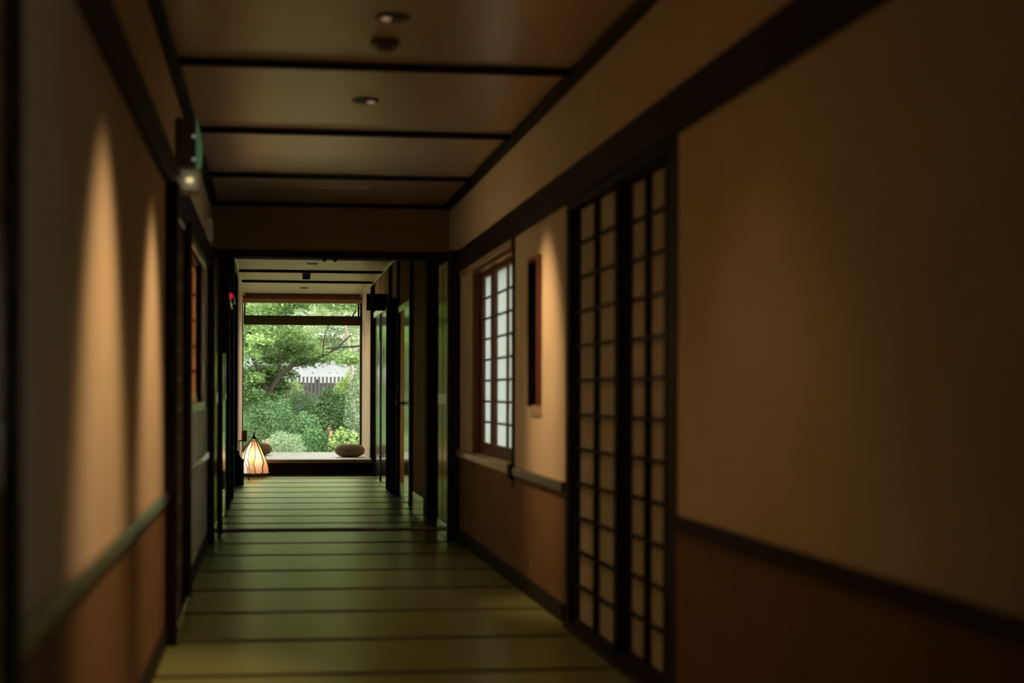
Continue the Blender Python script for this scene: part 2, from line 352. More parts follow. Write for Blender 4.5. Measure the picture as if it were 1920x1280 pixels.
# far half, right: boarded wall, posts, doors
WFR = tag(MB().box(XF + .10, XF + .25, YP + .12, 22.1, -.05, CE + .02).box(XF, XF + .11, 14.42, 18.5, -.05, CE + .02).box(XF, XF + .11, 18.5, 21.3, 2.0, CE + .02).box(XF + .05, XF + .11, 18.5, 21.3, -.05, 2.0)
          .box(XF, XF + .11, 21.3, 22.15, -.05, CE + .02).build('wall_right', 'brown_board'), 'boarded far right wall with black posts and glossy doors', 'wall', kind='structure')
for a, b, d in ((14.2, 14.42, .004), (15.62, 15.76, .03), (17.2, 17.34, .03), (18.42, 18.56, .03), (20.22, 20.32, .008), (21.28, 22.14, .012)):
    part('post', 'matte_black' if a > 21 else 'dark_wood', WFR, (XF - d, XF + .10, a, b, ZS - .05, CE - .03), c=.006)
for a, b in ((14.42, 15.62), (15.76, 17.2), (18.56, 20.22), (20.32, 21.28)):
    n = 2
    for k in range(n):
        y0 = a + (b - a) * k / n; y1 = a + (b - a) * (k + 1) / n
        z0 = .15 if a < 15 else (1.93 if a < 17 else 2.06)
        part('wall_board', 'brown_board', WFR, (XF - .006, XF + .01, y0 + .012, y1 - .012, z0, CE - .07), c=.002)
part('kick_board', 'trim_pale', WFR, (XF - .012, XF + .01, 14.42, 15.62, ZS - .03, .16))
part('door_head', 'trim_pale', WFR, (XF - .022, XF + .02, 15.76, 17.2, 1.86, 1.925)); part('door_head', 'trim_pale', WFR, (XF - .022, XF + .02, 18.56, 21.28, 1.985, 2.055))
# far half, left
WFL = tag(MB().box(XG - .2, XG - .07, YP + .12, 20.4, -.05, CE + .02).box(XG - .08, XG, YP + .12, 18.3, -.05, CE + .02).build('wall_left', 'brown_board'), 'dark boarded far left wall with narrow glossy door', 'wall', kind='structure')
for a, b, d in ((13.0, 13.1, .03), (15.45, 15.62, .03), (16.9, 17.02, .035), (18.2, 18.32, .012), (20.3, 20.42, .012)):
    part('post', 'dark_wood', WFL, (XG - .09, XG + d, a, b, ZS - .05, CE - .03), c=.006)
part('door_head', 'trim_pale', WFL, (XG - .02, XG + .022, 15.62, 16.9, 1.86, 1.92)); part('door_head', 'trim_pale', WFL, (XG - .02, XG + .022, 17.02, 18.2, 1.98, 2.04))
# end bay: pale plaster returns
WE = tag(MB().box(XG - .25, XG, 20.42, 24.6, -.05, CE + .02).box(XF, XF + .25, 22.14, 24.6, -.05, CE + .02).box(XG, XF, 24.3, 24.6, 2.40, CE + .02).box(XG, XF, 24.3, 24.6, -.05, .17).build('wall_end', 'end_plaster'),
         'pale plaster walls framing the garden window bay', 'wall', kind='structure')
part('header', 'brown_wood', WE, (XG + .01, XF - .01, 24.22, 24.34, 2.375, 2.43), c=.004)

# garden window
YW = 24.40
win = thing('window_1', 'tall garden window with dark transom bar and two panes', 'window', kind='structure')
part('frame', 'light_wood', win, (XG, XF, YW - .05, YW + .07, 2.325, 2.385))
part('frame', 'black_iron', win, (XG, XG + .014, YW - .03, YW + .05, .2, 2.33)); part('frame', 'black_iron', win, (XF - .03, XF, YW - .03, YW + .05, .2, 2.33))
tr_ = part('transom', 'olive_wood', win, (XG + .02, XF - .03, YW - .06, YW + .05, 2.015, 2.125)); part('transom_cap', 'black_iron', tr_, (XG + .02, XF - .03, YW - .065, YW + .055, 2.125, 2.145))
part('sash_edge', 'black_iron', win, (XG + .022, XG + .045, YW - .02, YW + .03, 2.145, 2.325)); part('sash_edge', 'black_iron', win, (XF - .062, XF - .036, YW - .02, YW + .03, 2.145, 2.325))
part('frame', 'white_plastic', win, (XG, XF, YW - .03, YW + .05, .165, .205))
part('pane', 'glass', win, (XG + .02, XF - .034, YW + .008, YW + .014, .205, 2.015), c=.0005); part('pane', 'glass', win, (XG + .044, XF - .06, YW + .008, YW + .014, 2.145, 2.325), c=.0005)
MB().tube([(1.17, YW - .03, 2.15), (1.185, YW - .06, 2.175), (1.21, YW - .08, 2.215)], .011).build('latch', 'black_iron', win, True)
# window bench
bn = thing('window_bench', 'low dark wooden window bench topped with a pale woven mat', 'bench')
part('base_board', 'dark_wood', bn, (XG + .002, XF - .002, 21.66, 21.69, ZS, .172)); part('carcass', 'brown_wood', bn, (XG + .002, XF - .002, 21.69, 24.29, ZS, .17))
part('edge_band', 'bench_edge', bn, (XG + .002, XF - .002, 21.645, 21.675, .170, .214), c=.006); part('woven_mat', 'bench_mat', bn, (XG + .002, XF - .002, 21.675, 24.36, .171, .2145), c=.004)

# ------------------------------------------------------------------ shoji doors and paper window
def lattice(root, xf, back, y0, y1, z0, z1, cols, rows, stile, rail_t, rail_b, wood, paper, depth=.03, mw=.02, md=.018, cross=None):
    """xf: corridor face; back=+1 if the leaf lies towards +X"""
    xx = lambda a, b: (min(xf + back * a, xf + back * b), max(xf + back * a, xf + back * b))
    for a, b in ((y0, y0 + stile), (y1 - stile, y1)): part('stile', wood, root, (*xx(0, depth), a, b, z0, z1))
    part('rail', wood, root, (*xx(.001, depth - .001), y0 + stile, y1 - stile, z1 - rail_t, z1)); part('rail', wood, root, (*xx(.001, depth - .001), y0 + stile, y1 - stile, z0, z0 + rail_b))
    ya, yb, za, zb = y0 + stile, y1 - stile, z0 + rail_b, z1 - rail_t
    cy = (yb - ya) / cols; cz = (zb - za) / rows
    for k in range(1, cols): part('muntin', wood, root, (*xx(.004, .004 + md), ya + k * cy - mw / 2, ya + k * cy + mw / 2, za, zb), c=.002)
    for k in range(1, rows): part('cross_muntin', cross or wood, root, (*xx(.009 if not cross else -.001, .004 + md), ya, yb, za + k * cz - .007, za + k * cz + .007), c=.002)
    pm = MB().box(*xx(.004 + md, .006 + md), 0, cy - .001, 0, cz - .001).build('paper_pane', paper, root)
    pm.location = (0, ya, za)
    for i in range(cols):
        for j in range(rows):
            if i or j: shared('paper_pane', pm.data, (0, ya + i * cy, za + j * cz), root)
D1 = thing('door_1', 'nearer dark shoji leaf of the right doorway, with beige paper panes', 'door', kind='structure')
lattice(D1, XR + .055, 1, 5.60, 6.70, .02, 1.905, 3, 12, .06, .025, .012, 'dark_wood', 'paper', mw=.042, md=.024)
D2 = thing('door_2', 'farther dark shoji leaf of the right doorway, beside the niche wall', 'door', kind='structure')
lattice(D2, XR + .02, 1, 6.66, 7.64, .02, 1.905, 2, 12, .05, .025, .012, 'dark_wood', 'paper', mw=.042, md=.024)
D3 = thing('door_3', 'dark shoji leaf in the left wall just below the exit sign', 'door', kind='structure')
lattice(D3, XL - .005, -1, 7.28, 8.88, .02, 1.905, 4, 12, .05, .04, .05, 'gloss_wood', 'dim_paper', mw=.03, md=.03, depth=.04, cross='trim_pale')
W2 = thing('window_2', 'daylit white paper window with reddish wooden lattice', 'window', kind='structure')
lattice(W2, XR + .045, 1, 10.64, 11.29, .653, 1.845, 1, 8, .12, .035, .077, 'red_wood', 'window_paper', mw=.03, md=.018)
lattice(W2, XR + .045, 1, 9.46, 10.63, .653, 1.845, 2, 8, .07, .035, .077, 'red_wood', 'window_paper', mw=.03, md=.018)
part('jamb', 'brown_wood', W2, (XR - .004, XR + .15, 11.28, 11.335, .65, 1.885)); part('jamb', 'brown_wood', W2, (XR - .004, XR + .15, 9.45, 11.29, 1.845, 1.885))
part('sill', 'light_wood', W2, (XR - .028, XR + .15, 9.455, 12.06, .603, .651)); part('lintel_strip', 'light_wood', W2, (XR - .012, XR + .01, 9.455, 12.06, 1.875, 1.92))
W4 = thing('fill_window_4', 'added daylit paper window, unseen in the near right wall, lighting the left wall', 'window', kind='structure')  # out-of-view window added to bring daylight onto the near left wall
lattice(W4, XR + .06, 1, .5, 2.5, .69, 1.845, 6, 8, .06, .035, .04, 'red_wood', 'window_paper', mw=.03, md=.022)
part('sill', 'light_wood', W4, (XR - .03, XR + .15, .49, 2.51, .645, .69)); part('jamb', 'brown_wood', W4, (XR - .004, XR + .15, .5, 2.5, 1.845, 1.885))
W3 = thing('window_3', 'brown-barred paper window with jutting sill in the left wall', 'window', kind='structure')
lattice(W3, XL - .03, -1, 9.25, 11.0, .985, 1.86, 4, 5, .05, .04, .04, 'amber_board', 'bright_paper', mw=.03, depth=.05, md=.034)
part('sill', 'trim_pale', W3, (XL - .1, XL + .024, 9.15, 11.1, .945, .99)); part('lintel_strip', 'trim_pale', W3, (XL - .02, XL + .016, 9.2, 11.4, 1.86, 1.915)); part('jamb', 'gloss_wood', W3, (XL - .1, XL + .014, 11.0, 11.08, .99, 1.862))
part('latch', 'trim_pale', W3, (XL - .02, XL + .012, 10.0, 10.06, .99, 1.05))

DN = thing('door_11', 'brown boarded door at the very edge of the left wall', 'door', kind='structure')
part('frame', 'dark_wood', DN, (XL - .002, XL + .012, 1.55, 1.62, 0, 1.91)); part('door_head', 'dark_wood', DN, (XL - .002, XL + .012, 1.62, 2.86, 1.86, 1.91))
for k in range(4): part('door_board', 'gloss_wood', DN, (XL - .002, XL + .008, 1.62 + .31 * k + .003, 1.62 + .31 * (k + 1) - .003, .01, 1.86))
part('pull_plate', 'plate_metal', DN, (XL + .008, XL + .013, 2.70, 2.76, .90, 1.0))
# niche in the right wall
ni = thing('wall_niche', 'narrow tall wall niche with reddish wooden rim and pale sill', 'niche')
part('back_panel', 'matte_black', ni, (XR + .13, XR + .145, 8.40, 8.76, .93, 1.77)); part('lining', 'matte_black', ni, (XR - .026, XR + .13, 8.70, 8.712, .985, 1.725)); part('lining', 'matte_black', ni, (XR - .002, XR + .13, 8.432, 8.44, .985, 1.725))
part('rim', 'red_wood', ni, (XR - .024, XR + .10, 8.408, 8.432, .99, 1.75)); part('rim', 'red_wood', ni, (XR - .024, XR + .10, 8.712, 8.73, .99, 1.75)); part('rim', 'red_wood', ni, (XR - .024, XR + .10, 8.432, 8.712, 1.725, 1.75))
part('sill', 'light_wood', ni, (XR - .007, XR + .13, 8.405, 8.735, .935, .99))

# sliding leaves parked beside the portal, far doors
def sliding_leaf(name, label, xf, out, y0, y1, z0, z1, skin='leaf_skin'):
    d = thing(name, label, 'door', kind='structure')
    xx = lambda a, b: (min(xf + out * a, xf + out * b), max(xf + out * a, xf + out * b))
    n = 2; w = (y1 - y0) / n
    part('core', 'dark_wood', d, (*xx(-.024, -.008), y0, y1, z0, z1))
    for k in range(n): part('door_board', skin, d, (*xx(-.01, 0), y0 + k * w + .02, y0 + (k + 1) * w - .02, z0 + .1, z1 - .02))
    part('kick_board', 'gloss_wood', d, (*xx(-.01, .003), y0, y1, z0, z0 + .1))
    part('pull_plate', 'trim_pale', d, (*xx(0, .005), y0 + .03, y1 - .05, .975, 1.05))
    return d
sliding_leaf('door_4', 'open sliding door leaf against the right wall before the step', 1.264, -1, 12.17, 12.86, .005, 2.03)
part('filler', 'dark_wood', WR, (1.289, XR, 12.165, 12.87, -.01, 2.06))
sliding_leaf('door_5', 'open sliding door leaf against the left wall before the step', XL + .05, 1, 12.17, 12.86, .005, 2.03)
part('filler', 'dark_wood', WL, (XL, XL + .025, 12.165, 12.87, -.01, 2.06))
def person_icon(parent, xf, y, z, s, mat, out, skirt):
    x0, x1 = sorted((xf, xf + out * .003))
    m = MB(); m.poly([(y + .18 * s * math.cos(2 * PI * k / 12), z + .86 * s + .14 * s * math.sin(2 * PI * k / 12)) for k in range(12)], x0, x1, 'X')
    if skirt: m.poly([(y - .1 * s, z + .68 * s), (y + .1 * s, z + .68 * s), (y + .34 * s, z + .25 * s), (y + .1 * s, z + .25 * s), (y + .1 * s, z), (y - .1 * s, z), (y - .1 * s, z + .25 * s), (y - .34 * s, z + .25 * s)], x0, x1, 'X')
    else: m.poly([(y - .24 * s, z + .68 * s), (y + .24 * s, z + .68 * s), (y + .24 * s, z + .32 * s), (y + .14 * s, z + .32 * s), (y + .14 * s, z), (y - .14 * s, z), (y - .14 * s, z + .32 * s), (y - .24 * s, z + .32 * s)], x0, x1, 'X')
    return m.build('person_symbol', mat, parent)
D6 = thing('door_6', 'glossy restroom door nearer the window bench, with person symbol', 'door', kind='structure')
D7 = thing('door_7', 'glossy restroom door beside the black pillar, with person symbol', 'door', kind='structure')
for d, a, b, sk in ((D6, 20.32, 21.28, True), (D7, 18.56, 20.22, False)):
    a2 = a if d is D6 else 19.3
    part('door_leaf', 'door_skin', d, (XF + .004, XF + .045, a2 + .03, b - .02, ZS + .006, 1.985)); person_icon(d, XF + .004, 20.75 if d is D6 else 19.76, 1.455, .115, 'black', -1, sk)
    part('stile', 'dark_wood', d, (XF - .006, XF + .05, b - .022, b + .004, ZS, 1.99))
part('side_panel', 'matte_black', D7, (XF + .0, XF + .045, 18.56, 19.3, ZS, 1.985))
part('hinge', 'black_iron', D6, (XF - .014, XF + .004, 20.3, 20.36, 1.68, 1.86))
D8 = thing('door_8', 'brown far door with round knob on the right wall', 'door', kind='structure')
part('door_leaf', 'brown_wood', D8, (XF - .004, XF + .03, 16.56, 17.2, ZS + .006, 1.86)); part('door_board', 'door_skin', D8, (XF - .012, XF + .03, 15.78, 16.5, ZS + .006, 1.86))
part('kick_board', 'trim_pale', D8, (XF - .007, XF + .0, 16.58, 17.18, ZS + .008, .16))
kn = MB().lathe([(.004, 0), (.024, .002), (.024, .008), (.01, .012), (.01, .035), (.022, .045), (.027, .06), (.02, .074), (.002, .078)], (0, 0, 0), 16, 'X').build('door_knob', 'brass', D8, True)
kn.scale = (-1, 1, 1); kn.location = (XF - .004, 16.72, .955)
pil = thing('pillar', 'black timber pillar jutting between the far right doors', 'pillar', kind='structure')
part('shaft', 'matte_black', pil, (XF - .055, XF - .001, 17.36, 18.4, ZS, 1.99)); part('cap', 'matte_black', pil, (XF - .06, XF - .001, 17.36, 18.38, 1.99, 2.02)); part('plinth', 'matte_black', pil, (XF - .059, XF - .001, 17.36, 18.4, ZS, ZS + .08))
D9 = thing('door_9', 'narrow glossy door on the far left wall below the black alarm panel', 'door', kind='structure')
part('door_leaf', 'dark_wood', D9, (XG - .03, XG + .004, 13.82, 15.42, ZS + .006, 1.95))
part('door_board', 'door_skin', D9, (XG - .01, XG + .012, 13.86, 14.62, ZS + .02, 1.0))
for y0 in (13.86, 14.46): part('stile', 'door_skin', D9, (XG - .01, XG + .012, y0, y0 + .16, 1.0, 1.94))
part('pull_plate', 'trim_pale', D9, (XG + .012, XG + .019, 14.2, 14.6, .99, 1.05))
rg = MB().tube([(XG + .016, 13.95 + .16 * math.cos(a), .35 + .07 * math.sin(a)) for a in [2 * PI * k / 20 for k in range(21)]], .011, 6).build('oval_pull', 'plate_metal', D9, True)
# far-left second door strip
D10 = thing('door_10', 'dark far left door with a thin bright edge near the lantern', 'door', kind='structure')
part('door_leaf', 'dark_wood', D10, (XG - .02, XG + .004, 17.04, 18.1, ZS + .006, 1.98)); part('edge_strip', 'trim_pale', D10, (XG - .02, XG + .009, 18.1, 18.19, ZS + .2, 1.98)); 

# ------------------------------------------------------------------ fixtures
def downlight(y, label, aim, z=CE, glow=True, power=0, size=48, az=.9, group=None):
    t = thing('downlight', label, 'ceiling light', group, (.457, y, z))
    MB().lathe([(.046, 0), (.062, 0), (.066, -.004), (.064, -.009), (.048, -.011), (.046, -.008)], (0, 0, 0), 28).build('trim_ring', 'ring', t, True)
    MB().lathe([(.0, -.001), (.046, -.001), (.046, -.004), (.0, -.004)], (0, 0, 0), 28).build('baffle', 'black', t)
    if aim:
        d = -1 if aim < 0 else 1
        b = MB().lathe([(.0, -.017), (.014, -.015), (.019, -.008), (.02, -.003)], (0, 0, 0), 16).build('reflector', 'lamp_glow', t, True); b.location = (d * .026, 0, 0)
        if power:
            l = bpy.data.lights.new('spot', 'SPOT'); l.energy = power; l.color = LAMP; l.spot_size = math.radians(size); l.spot_blend = 1.0; l.shadow_soft_size = .05
            lo = bpy.data.objects.new('spot_lamp', l); COL.objects.link(lo); lo.parent = t; lo.location = (0, 0, -.04)
            v = Vector((d * .887, 0, az - 2.43)); lo.rotation_euler = v.to_track_quat('-Z', 'Y').to_euler()
            l2 = bpy.data.lights.new('spill', 'SPOT'); l2.energy = power * P_SPILL; l2.color = LAMP; l2.spot_size = math.radians(104); l2.spot_blend = .7; l2.shadow_soft_size = .04
            l3 = bpy.data.objects.new('spill_lamp', l2); COL.objects.link(l3); l3.parent = t; l3.location = (0, 0, -.04); l3.rotation_euler = (0, 0, 0)
    return t
downlight(6.43, 'recessed ceiling downlight nearest the camera, beside the smoke detector', -1, power=P_SPOT, size=52, az=.74)
downlight(8.28, 'recessed ceiling downlight alone on the second ceiling panel in view', 1, power=P_SPOT, size=48, az=1.12)
downlight(4.58, 'recessed downlight overhead, aimed at the near left wall', -1, power=P_SPOT, size=52, az=.74)
downlight(18.55, 'dark recessed downlight on the far ceiling, first past the lintel', 0, z=CE - .02)
d4 = downlight(22.8, 'recessed downlight over the window bench on the last ceiling panel', 0, z=CE - .02)
l = bpy.data.lights.new('spot', 'SPOT'); l.energy = 26; l.color = LAMP; l.spot_size = math.radians(140); l.spot_blend = .6; l.shadow_soft_size = .04
lo = bpy.data.objects.new('spot_lamp', l); COL.objects.link(lo); lo.parent = d4; lo.location = (0, 0, -.03)
sd = thing('smoke_detector', 'round stepped smoke detector behind the nearest ceiling downlight', 'smoke detector', loc=(.459, 6.88, CE))
MB().lathe([(0, 0), (.058, 0), (.06, -.012), (.054, -.022), (0, -.022)], (0, 0, 0), 28).build('base', 'brown_plastic', sd, True)
MB().lathe([(0, -.022), (.042, -.022), (.038, -.036), (.03, -.042), (0, -.043)], (0, 0, 0), 28).build('chamber', 'brown_plastic', sd, True)
MB().lathe([(0, -.02), (.006, -.021), (.006, -.028), (0, -.029)], (-.045, -.03, 0), 10).build('indicator_or_glint', 'grey_plastic', sd)
sp = thing('heat_detector', 'small drum-shaped detector on the far ceiling over the tatami', 'smoke detector', loc=(.425, 20.1, CE - .02))
MB().lathe([(0, 0), (.05, 0), (.05, -.03), (0, -.03)], (0, 0, 0), 24).build('base', 'white_plastic', sp, True); MB().lathe([(0, -.03), (.046, -.03), (.046, -.06), (.04, -.07), (0, -.07)], (0, 0, 0), 24).build('drum', 'brown_plastic', sp, True)
# exit sign
ex = thing('exit_sign', 'boxy emergency exit sign with green face high on the left wall', 'exit sign', loc=(XL, 7.95, 2.02))
part('housing', 'brown_plastic', ex, (0, .095, 0, .16, .06, .29), c=.006)
fc = MB()
n = 10
prof = [(.095 + .022 * math.sin(PI * k / n), .01 + .28 * k / n) for k in range(n + 1)]
pts = [(.094, .01)] + prof + [(.094, .29)]
for yy in (0.004, .156): fc.v += [(a, yy, b) for a, b in pts]
k = len(pts); fc.f += [list(range(k)), list(range(k, 2 * k))[::-1]] + [[i, (i + 1) % k, k + (i + 1) % k, k + i] for i in range(k)]
fc.build('green_face', 'exit_green', ex, True)
part('bracket', 'white_plastic', ex, (0, .115, .0, .16, -.05, .06), c=.008)
part('emergency_bulb', 'emergency_bulb', ex, (.045, .088, -.012, .002, -.012, .02), c=.010)
l = bpy.data.lights.new('emergency_light', 'POINT'); l.energy = .02; l.color = (1, .9, .58); l.shadow_soft_size = .015
lo = bpy.data.objects.new('emergency_light', l); COL.objects.link(lo); lo.parent = ex; lo.location = (.066, -.035, .0)
for zz in (.1, .205): MB().lathe([(0, -.006), (.008, -.004), (.009, 0), (0, .001)], (.085, 0, zz), 12, 'Y').build('screw_glint', 'indicator_or_glint', ex, True)  # screw heads, their bright reflections put in as faint emission
bx = thing('chime_box', 'small pale plastic box at the end of the left wall above the head beam', 'wall box', loc=(XL, 11.55, 2.06))
part('case', 'white_plastic', bx, (0, .05, 0, .1, 0, .155), c=.006); part('front_seam', 'grey_plastic', bx, (.05, .053, .015, .085, .02, .135)); part('button', 'grey_plastic', bx, (.053, .056, .04, .06, .1, .12))
# fire alarm panel
fa = thing('alarm_panel', 'tall black fire alarm panel on the left wall past the step', 'alarm panel', loc=(XG + .001, 13.12, 0))
part('case', 'black', fa, (0, .068, 0, .42, 1.36, 2.08), c=.006); part('cover', 'black', fa, (.068, .074, .03, .39, 1.4, 1.7)); part('button', 'red_wood', fa, (.074, .079, .1, .13, 1.6, 1.63))
MB().lathe([(0, 0), (.058, 0), (.062, .012), (.056, .036), (.03, .044), (0, .045)], (.068, .12, 2.012), 24, 'X').build('bell', 'black', fa, True)
MB().lathe([(0, 0), (.03, 0), (.03, .006), (0, .006)], (.068, .1, 1.79), 16, 'X').build('lamp_base', 'black', fa, True)
MB().lathe([(0, .005), (.026, .005), (.025, .018), (.017, .032), (0, .038)], (.068, .1, 1.79), 16, 'X').build('red_lamp', 'red_lamp', fa, True)
# restroom sign
rs = thing('restroom_sign', 'black restroom sign jutting from the far right wall over the doors', 'sign', loc=(XF, 19.2, 1.98))
part('board', 'black', rs, (-.228, 0, 0, .022, 0, .19), c=.003); part('bracket', 'black_iron', rs, (-.02, .002, -.004, .026, .06, .13))
for dx, sk in ((-.165, 1), (-.095, 0)):
    s_ = .11; z = .045; m = MB()
    m.poly([(dx + .016 * math.cos(2 * PI * k / 12), z + .094 + .016 * math.sin(2 * PI * k / 12)) for k in range(12)], -.003, .001)
    m.poly([(dx - .012, z + .076), (dx + .012, z + .076), (dx + (.032 if sk else .018), z + .028), (dx + .01, z + .028), (dx + .01, z), (dx - .01, z), (dx - .01, z + .028), (dx - (.032 if sk else .018), z + .028)], -.003, .001)
    m.build('person_symbol', 'grey_plastic', rs)

# ------------------------------------------------------------------ things by the window
def zafu(label, x, y, rz):
    t = thing('zafu_cushion', label, 'cushion', 'meditation cushions on the window bench', (x, y, .2145))
    seg = 48; m = MB(); prof = []
    for k in range(15):
        a = -PI / 2 + PI * k / 14
        prof.append((max(.001, .055 + .140 * (abs(math.cos(a)) ** .8) if k not in (0, 14) else .02), .083 + .083 * (abs(math.sin(a)) ** 1.0) * (1 if a > 0 else -1)))
    m.lathe(prof, (0, 0, 0), seg); v = []
    for x_, y_, z_ in m.v:
        r = math.hypot(x_, y_); a = math.atan2(y_, x_)
        w = 1 + .012 * math.cos(16 * a) * min(1, r / .15) * (1 if .02 < z_ < .15 else .4)
        v.append((x_ * w, y_ * w, z_))
    m.v = v; m.build('cover', 'cushion', t, True)
    MB().lathe([(0, .160), (.02, .162), (.022, .168), (.012, .172), (0, .172)], (0, 0, 0), 14).build('button', 'cushion', t, True)
    part('carry_loop', 'cushion', t, (-.02, .02, -.205, -.19, .07, .082))
    t.rotation_euler.z = rz
zafu('round beige meditation cushion on the bench against the right plaster wall', 1.052, 22.55, .7)
zafu('round beige meditation cushion on the bench half hidden behind the glowing lantern', -.155, 23.2, 2.6)
# glowing lantern
lan = thing('paper_lantern', 'glowing teardrop paper lantern with black wire seams on the tatami', 'lantern', loc=(-.19, 21.40, ZS))
HT = .475
def lr(h):           # profile radius at height 0..1
    return .184 * (1 - h ** 1.65) + .006
G = 11
skin = [MB() for _ in range(G)]
for g in range(G):
    seam = lambda gg, h: 2 * PI * (gg % G) / G + (.17 * math.sin(2.4 * h * PI + gg * 1.9) + .06 * math.sin(9 * h * PI + gg * 2.7)) * (1 - h) + .3
    R_ = 14; C_ = 4; mb = skin[g]; a_g1 = g + 1
    for i in range(R_ + 1):
        h = .02 + .90 * i / R_
        a0 = seam(g, h); a1 = seam(g + 1, h) + (2 * PI if g == G - 1 else 0)
        for j in range(C_ + 1):
            a = a0 + (a1 - a0) * j / C_; r = lr(h) * (1 - .035 * math.sin(PI * j / C_))
            mb.v.append((r * math.cos(a), r * math.sin(a), .03 + h * HT))
    for i in range(R_):
        for j in range(C_):
            q = i * (C_ + 1) + j; mb.f.append([q, q + 1, q + C_ + 2, q + C_ + 1])
    mb.build('paper_panel', ('lantern_white' if g == 6 else 'lantern_cream' if g in (2, 4, 8) else 'lantern_paper'), lan, True)
    MB().tube([(lr(h) * 1.015 * math.cos(seam(g, h)), lr(h) * 1.015 * math.sin(seam(g, h)), .03 + h * HT) for h in [.02 + .96 * k / 14 for k in range(15)]], .0042 if g % 3 else .0068, 6).build('wire_seam', 'black_iron', lan, True)
for h in (.02, .86): MB().tube([(lr(h) * 1.02 * math.cos(a), lr(h) * 1.02 * math.sin(a), .03 + h * HT) for a in [2 * PI * k / 24 for k in range(25)]], .006 if h < .1 else .004, 6).build('wire_ring', 'black_iron', lan, True)
MB().lathe([(.0, .0), (.16, .0), (.165, .012), (.13, .02), (0, .02)], (0, 0, .02), 24).build('base', 'brown_wood', lan, True)
for k in range(3):
    a = 2 * PI * k / 3 + .25
    MB().tube([(lr(.02) * math.cos(a), lr(.02) * math.sin(a), .045), (1.03 * lr(0) * math.cos(a), 1.03 * lr(0) * math.sin(a), .006)], .008, 6).build('foot', 'black_iron', lan, True)
MB().tube([(0, 0, .03 + HT * .9), (.002, 0, HT + .04), (.006, 0, HT + .075)], [.02, .012, .005], 8).build('finial', 'black_iron', lan, True)
MB().lathe([(0, -.03), (.02, -.024), (.03, 0), (.02, .024), (0, .03)], (0, 0, .2), 16).build('bulb', 'bulb', lan, True)
l = bpy.data.lights.new('lantern_bulb', 'POINT'); l.energy = 3.0; l.color = (1, .84, .68); l.shadow_soft_size = .032
lo = bpy.data.objects.new('lantern_light', l); COL.objects.link(lo); lo.parent = lan; lo.location = (-.01, -.02, .22)
# black iron lantern
bl = thing('iron_lantern', 'small black iron lantern with peaked roof at the left wall', 'lantern', loc=(-.345, 19.46, ZS))
MB().lathe([(0, 0), (.060, 0), (.062, .012), (.058, .02), (.058, .26), (.061, .265), (.061, .275), (0, .275)], (0, 0, 0), 6).build('body', 'black_iron', bl)
MB().lathe([(.066, .272), (.066, .280), (.04, .305), (.020, .325), (.012, .36), (.006, .385), (0, .388)], (0, 0, 0), 12).build('roof', 'black_iron', bl, True)
for a in range(6):
    t_ = 2 * PI * a / 6; MB().tube([(.058 * math.cos(t_), .058 * math.sin(t_), .0), (.058 * math.cos(t_), .058 * math.sin(t_), .275)], .005, 6).build('corner_bar', 'black_iron', bl)
# candle stand
cs = thing('candle_stand', 'thin black candle stand holding an amber candle beside the glowing lantern', 'candle stand', loc=(-.3, 20.6, ZS))
MB().tube([(-.062, 0, .0), (-.06, 0, .2), (-.055, 0, .46)], [.006, .006, .005], 8).build('stem', 'black_iron', cs, True)
MB().lathe([(0, .455), (.05, .458), (.056, .468), (.05, .472), (0, .470)], (-.012, 0, 0), 24).build('drip_tray', 'brown_wood', cs, True)
MB().lathe([(0, .472), (.031, .472), (.033, .50), (.031, .585), (.02, .59), (0, .585)], (.006, 0, 0), 20).build('candle', 'candle', cs, True)
MB().tube([(.006, 0, .585), (.008, 0, .605)], .003, 6).build('wick', 'black_iron', cs)
for pts in ([(-.06, 0, .27), (.02, -.01, .21), (.045, -.02, .14), (.062, -.03, .006)], [(-.06, 0, .2), (-.02, .05, .12), (.0, .1, .006)], [(-.06, 0, .2), (-.068, .03, .12), (-.07, .05, .006)]):
    MB().tube(pts, .0045, 6).build('leg', 'black_iron', cs, True)
MB().lathe([(0, 0), (.009, 0), (.009, .01), (0, .012)], (.062, -.03, 0), 10).build('foot', 'black_iron', cs, True)

# ------------------------------------------------------------------ garden
gr = MB(); N = 48
for i in range(N + 1):
    for j in range(N + 1):
        x = -14 + 30 * i / N; y = -6 + 64 * j / N
        gr.v.append((x, y, -.35 + .012 * max(0, y - 24.6) + (.05 * math.sin(x * 1.7) * math.cos(y * .9) if y > 25.5 else -.02)))
for i in range(N):
    for j in range(N): q = i * (N + 1) + j; gr.f.append([q, q + N + 1, q + N + 2, q + 1])
tag(gr.build('ground', 'ground', None, True), 'mossy garden ground outside the window', 'ground', kind='structure')
def gz(y): return -.35 + .012 * (y - 24.6)

